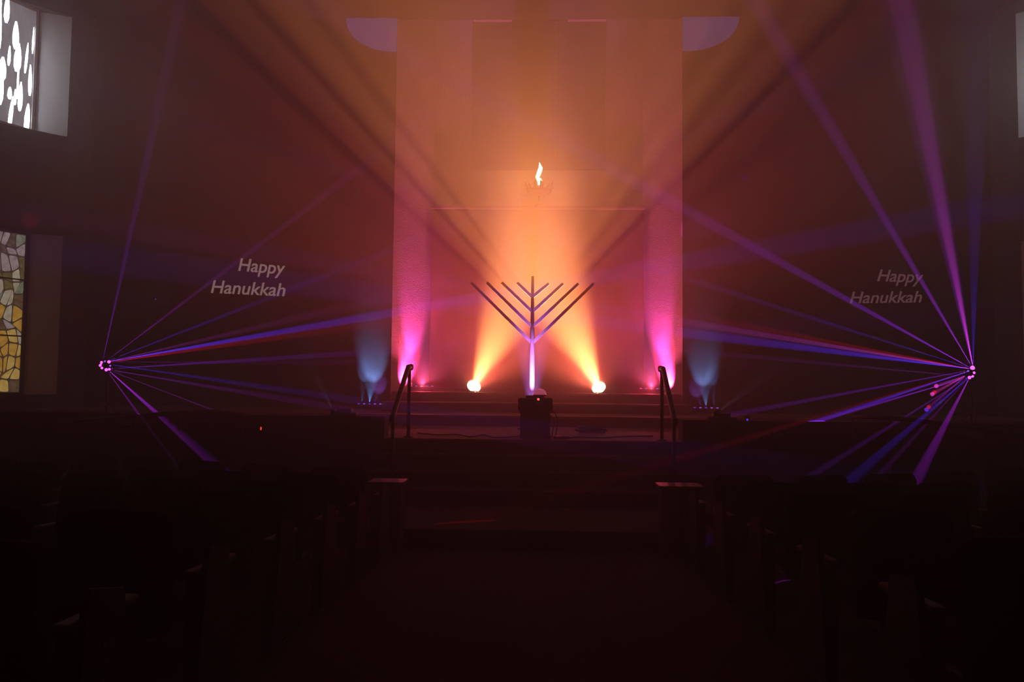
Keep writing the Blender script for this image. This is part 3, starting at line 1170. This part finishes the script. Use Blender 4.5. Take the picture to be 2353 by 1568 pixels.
# ------------------------------------------------------------------ seats
def seat_meshes():
    D = {}
    bm = NB()
    # backrest: rounded slab, reclined; local: faces +y
    prof = []
    w, h, r = .25, .50, .07
    for cx, cz, a0 in ((w - r, h - r, 0), (-w + r, h - r, 90), (-w + r * .5, r * .5, 180), (w - r * .5, r * .5, 270)):
        rr = r if cz > .2 else r * .5
        for k in range(5):
            a = R(a0 + 90 * k / 4)
            prof.append((cx + rr * math.cos(a), cz + rr * math.sin(a)))
    add_ext(bm, [(x, 0, z) for x, z in prof], (0, .07, 0))
    bmesh.ops.transform(bm, matrix=Matrix.Translation((0, -.03, .34)) @ Matrix.Rotation(R(-9), 4, 'X').inverted().inverted(),
                        verts=bm.verts)
    D['backrest'] = (mesh('backrest', bm, M['fabric']), 'backrest')
    bm = NB()
    add_box(bm, (-.235, .03, .36), (.235, .47, .45), .03)
    D['seat'] = (mesh('seat', bm, M['fabric']), 'seat')
    bm = NB()
    add_box(bm, (-.025, .0, .0), (.025, .07, .58), .004)
    add_box(bm, (-.03, -.03, 0), (.03, .28, .02), .004)
    D['stanchion'] = (mesh('stanchion', bm, M['seatwood']), 'stanchion')
    bm = NB()
    add_box(bm, (-.03, -.02, .58), (.03, .34, .61), .01)
    D['armrest'] = (mesh('armrest', bm, M['seatwood']), 'armrest')
    bm = NB()
    add_ext(bm, [(-.014, -.04, .05), (-.014, .36, .05), (-.014, .30, .18), (-.014, .22, .66), (-.014, .05, .70)], (.028, 0, 0))
    D['end_panel'] = (mesh('end_panel', bm, M['case']), 'end_panel')
    bm = NB()
    add_tube(bm, [(0, .365, .05), (0, .305, .18), (0, .225, .66)], .006, 6)
    D['panel_edge'] = (mesh('panel_edge', bm, M['seatwood']), 'panel_edge')
    return D


SM = seat_meshes()
PITCH = .74
ROWS_L = [6.9, 5.98, 5.06, 4.14, 3.22, 2.35]
ROWS_R = [6.62, 5.68, 4.74, 3.78, 2.82]
ORD = ['front', 'second', 'third', 'fourth', 'fifth', 'sixth']
NTH = ['at the aisle', 'second from the aisle', 'third from the aisle', 'fourth from the aisle', 'fifth from the aisle',
       'sixth from the aisle', 'seventh from the aisle', 'eighth from the aisle']


def part(key, parent, loc=(0, 0, 0)):
    me, nm = SM[key]
    o = bpy.data.objects.new(nm, me)
    COL.objects.link(o)
    o.parent = parent
    o.location = loc
    return o


end_chair = None
for s, rows, side in ((-1, ROWS_L, 'left'), (1, ROWS_R, 'right')):
    for ri, D0 in enumerate(rows):
        x = s * (1.40 + PITCH / 2 - .02)
        y = D0
        ang = R(13)
        for ci in range(8):
            fz = floor_z(y)
            # stop once the seat is well outside the frame
            if abs(x) / max(y, .1) > .76 or y > 8.6:
                break
            rz = s * ang * (.35 if ci == 0 else 1.0)
            t = thing('auditorium_seat', 'black padded auditorium seat in the %s row of the %s block, %s' % (ORD[ri], side, NTH[ci]),
                      'seat', (x, y, fz), rz, 'seats of the %s block' % side)
            part('backrest', t)
            part('seat', t)
            h = PITCH / 2 - .01
            part('stanchion', t, (s * h, 0, 0))
            part('armrest', t, (s * h, 0, 0))
            if ci == 0:
                part('stanchion', t, (-s * h, 0, 0))
                part('armrest', t, (-s * h, 0, 0))
                e = part('end_panel', t, (-s * (h + .035), 0, 0))
                part('panel_edge', t, (-s * (h + .035), 0, 0))
                if s < 0 and ri == 5:
                    end_chair = t
            a = ang * (1 + .10 * ci)
            x += s * PITCH * math.cos(a)
            y += PITCH * math.sin(a)
            ang = R(17) if ci == 0 else ang + R(1.2)

# faint print on the end panel of the nearest left seat
if end_chair is not None:
    for txt, px, py, w in (('ALET', 262, 1488, 30), ('DE', 262, 1520, 20), ('&', 268, 1543, 9), ('ONG', 262, 1568, 38)):
        cu = bpy.data.curves.new('print', 'FONT')
        cu.body = txt
        cu.size = .030
        cu.extrude = .0005
        tmp = bpy.data.objects.new('print_tmp', cu)
        COL.objects.link(tmp)
        bpy.context.view_layer.update()
        me = bpy.data.meshes.new_from_object(tmp.evaluated_get(bpy.context.evaluated_depsgraph_get()))
        bpy.data.objects.remove(tmp)
        me.materials.clear()
        me.materials.append(M['print'])
        ob = obj('printed_word', me, None, end_chair)
        k = ('ALET', 'DE', '&', 'ONG').index(txt)
        ob.matrix_basis = (Matrix.Translation((PITCH / 2 + .042, .11, .50 - k * .055)) @
                           Matrix.Rotation(R(90), 4, 'Z') @ Matrix.Rotation(R(90), 4, 'X'))


# ------------------------------------------------------------------ low cabinets at the ends of the front rows
def cabinet(x0, x1, y, h, label):
    t = thing('low_cabinet', label, 'cabinet', ((x0 + x1) / 2, y, 0))
    w = (x1 - x0) / 2
    bm = NB()
    add_box(bm, (-w, -.12, .0), (w, .12, h - .03), .006)
    obj('body', bm, M['cabwood'], t)
    bm = NB()
    add_box(bm, (-w - .025, -.145, h - .03), (w + .025, .145, h), .006)
    obj('cabinet_top', bm, M['cabtop'], t)
    for sx in (-1, 1):
        bm = NB()
        add_box(bm, (-w * .5 + sx * w * .5 - w * .46 + w * .5, -.132, .06), (-w * .5 + sx * w * .5 + w * .46 + w * .5, -.118, h - .07), .004)
        d = obj('door', bm, M['cabwood'], t)
        bm = NB()
        add_lathe(bm, [(0, 0), (.009, 0), (.012, .014), (0, .02)], 10,
                  Matrix.Translation((-sx * .0 + sx * w * .12, -.132, h * .6)) @ Matrix.Rotation(R(90), 4, 'X'))
        obj('knob', bm, M['brass'], d)
    return t


zc = lambda y_, D: P(1200, y_, D).z
cabinet(P(845, 1130, 7.25).x, P(920, 1130, 7.35).x, 7.49, .66, 'low dark cabinet with a lighter top beside the left end of the front row')
cabinet(P(1526, 1130, 7.25).x, P(1612, 1130, 7.35).x, 7.49, .66, 'low dark cabinet with a lighter top beside the right end of the front row')

# small pilot lights, and a red reflection painted as one
stage_monitor(1716, 10.8, ZS, .5, 'black floor monitor behind the right parapet with a tiny blue light', G['blue'], 1716, 965) if False else None
for (px, py, D, g, nm, lb, r, h) in (
        (1717, 965, 9.96, G['blue'], 'junction_box', 'small black junction box with a blue light on the right parapet', .014, 1.0),
        (600, 985, 9.96, G['red'], 'junction_box', 'small black junction box with a red glow standing in for a reflection on the left parapet', .010, 2.4)):
    c = P(px, py, D)
    t = thing(nm, lb, 'box', (c.x, D + .02, c.z))
    bm = NB()
    add_box(bm, (-.035, -.025, -.05), (.035, .02, .05), .005)
    obj('housing', bm, M['black'], t)
    bm = NB()
    add_lathe(bm, [(0, 0), (r, 0), (0, .008)], 10, Matrix.Translation((0, -.027, 0)) @ Matrix.Rotation(R(90), 4, 'X') @ Matrix.Diagonal((1, h, 1, 1)))
    obj('pilot_light', bm, g, t)
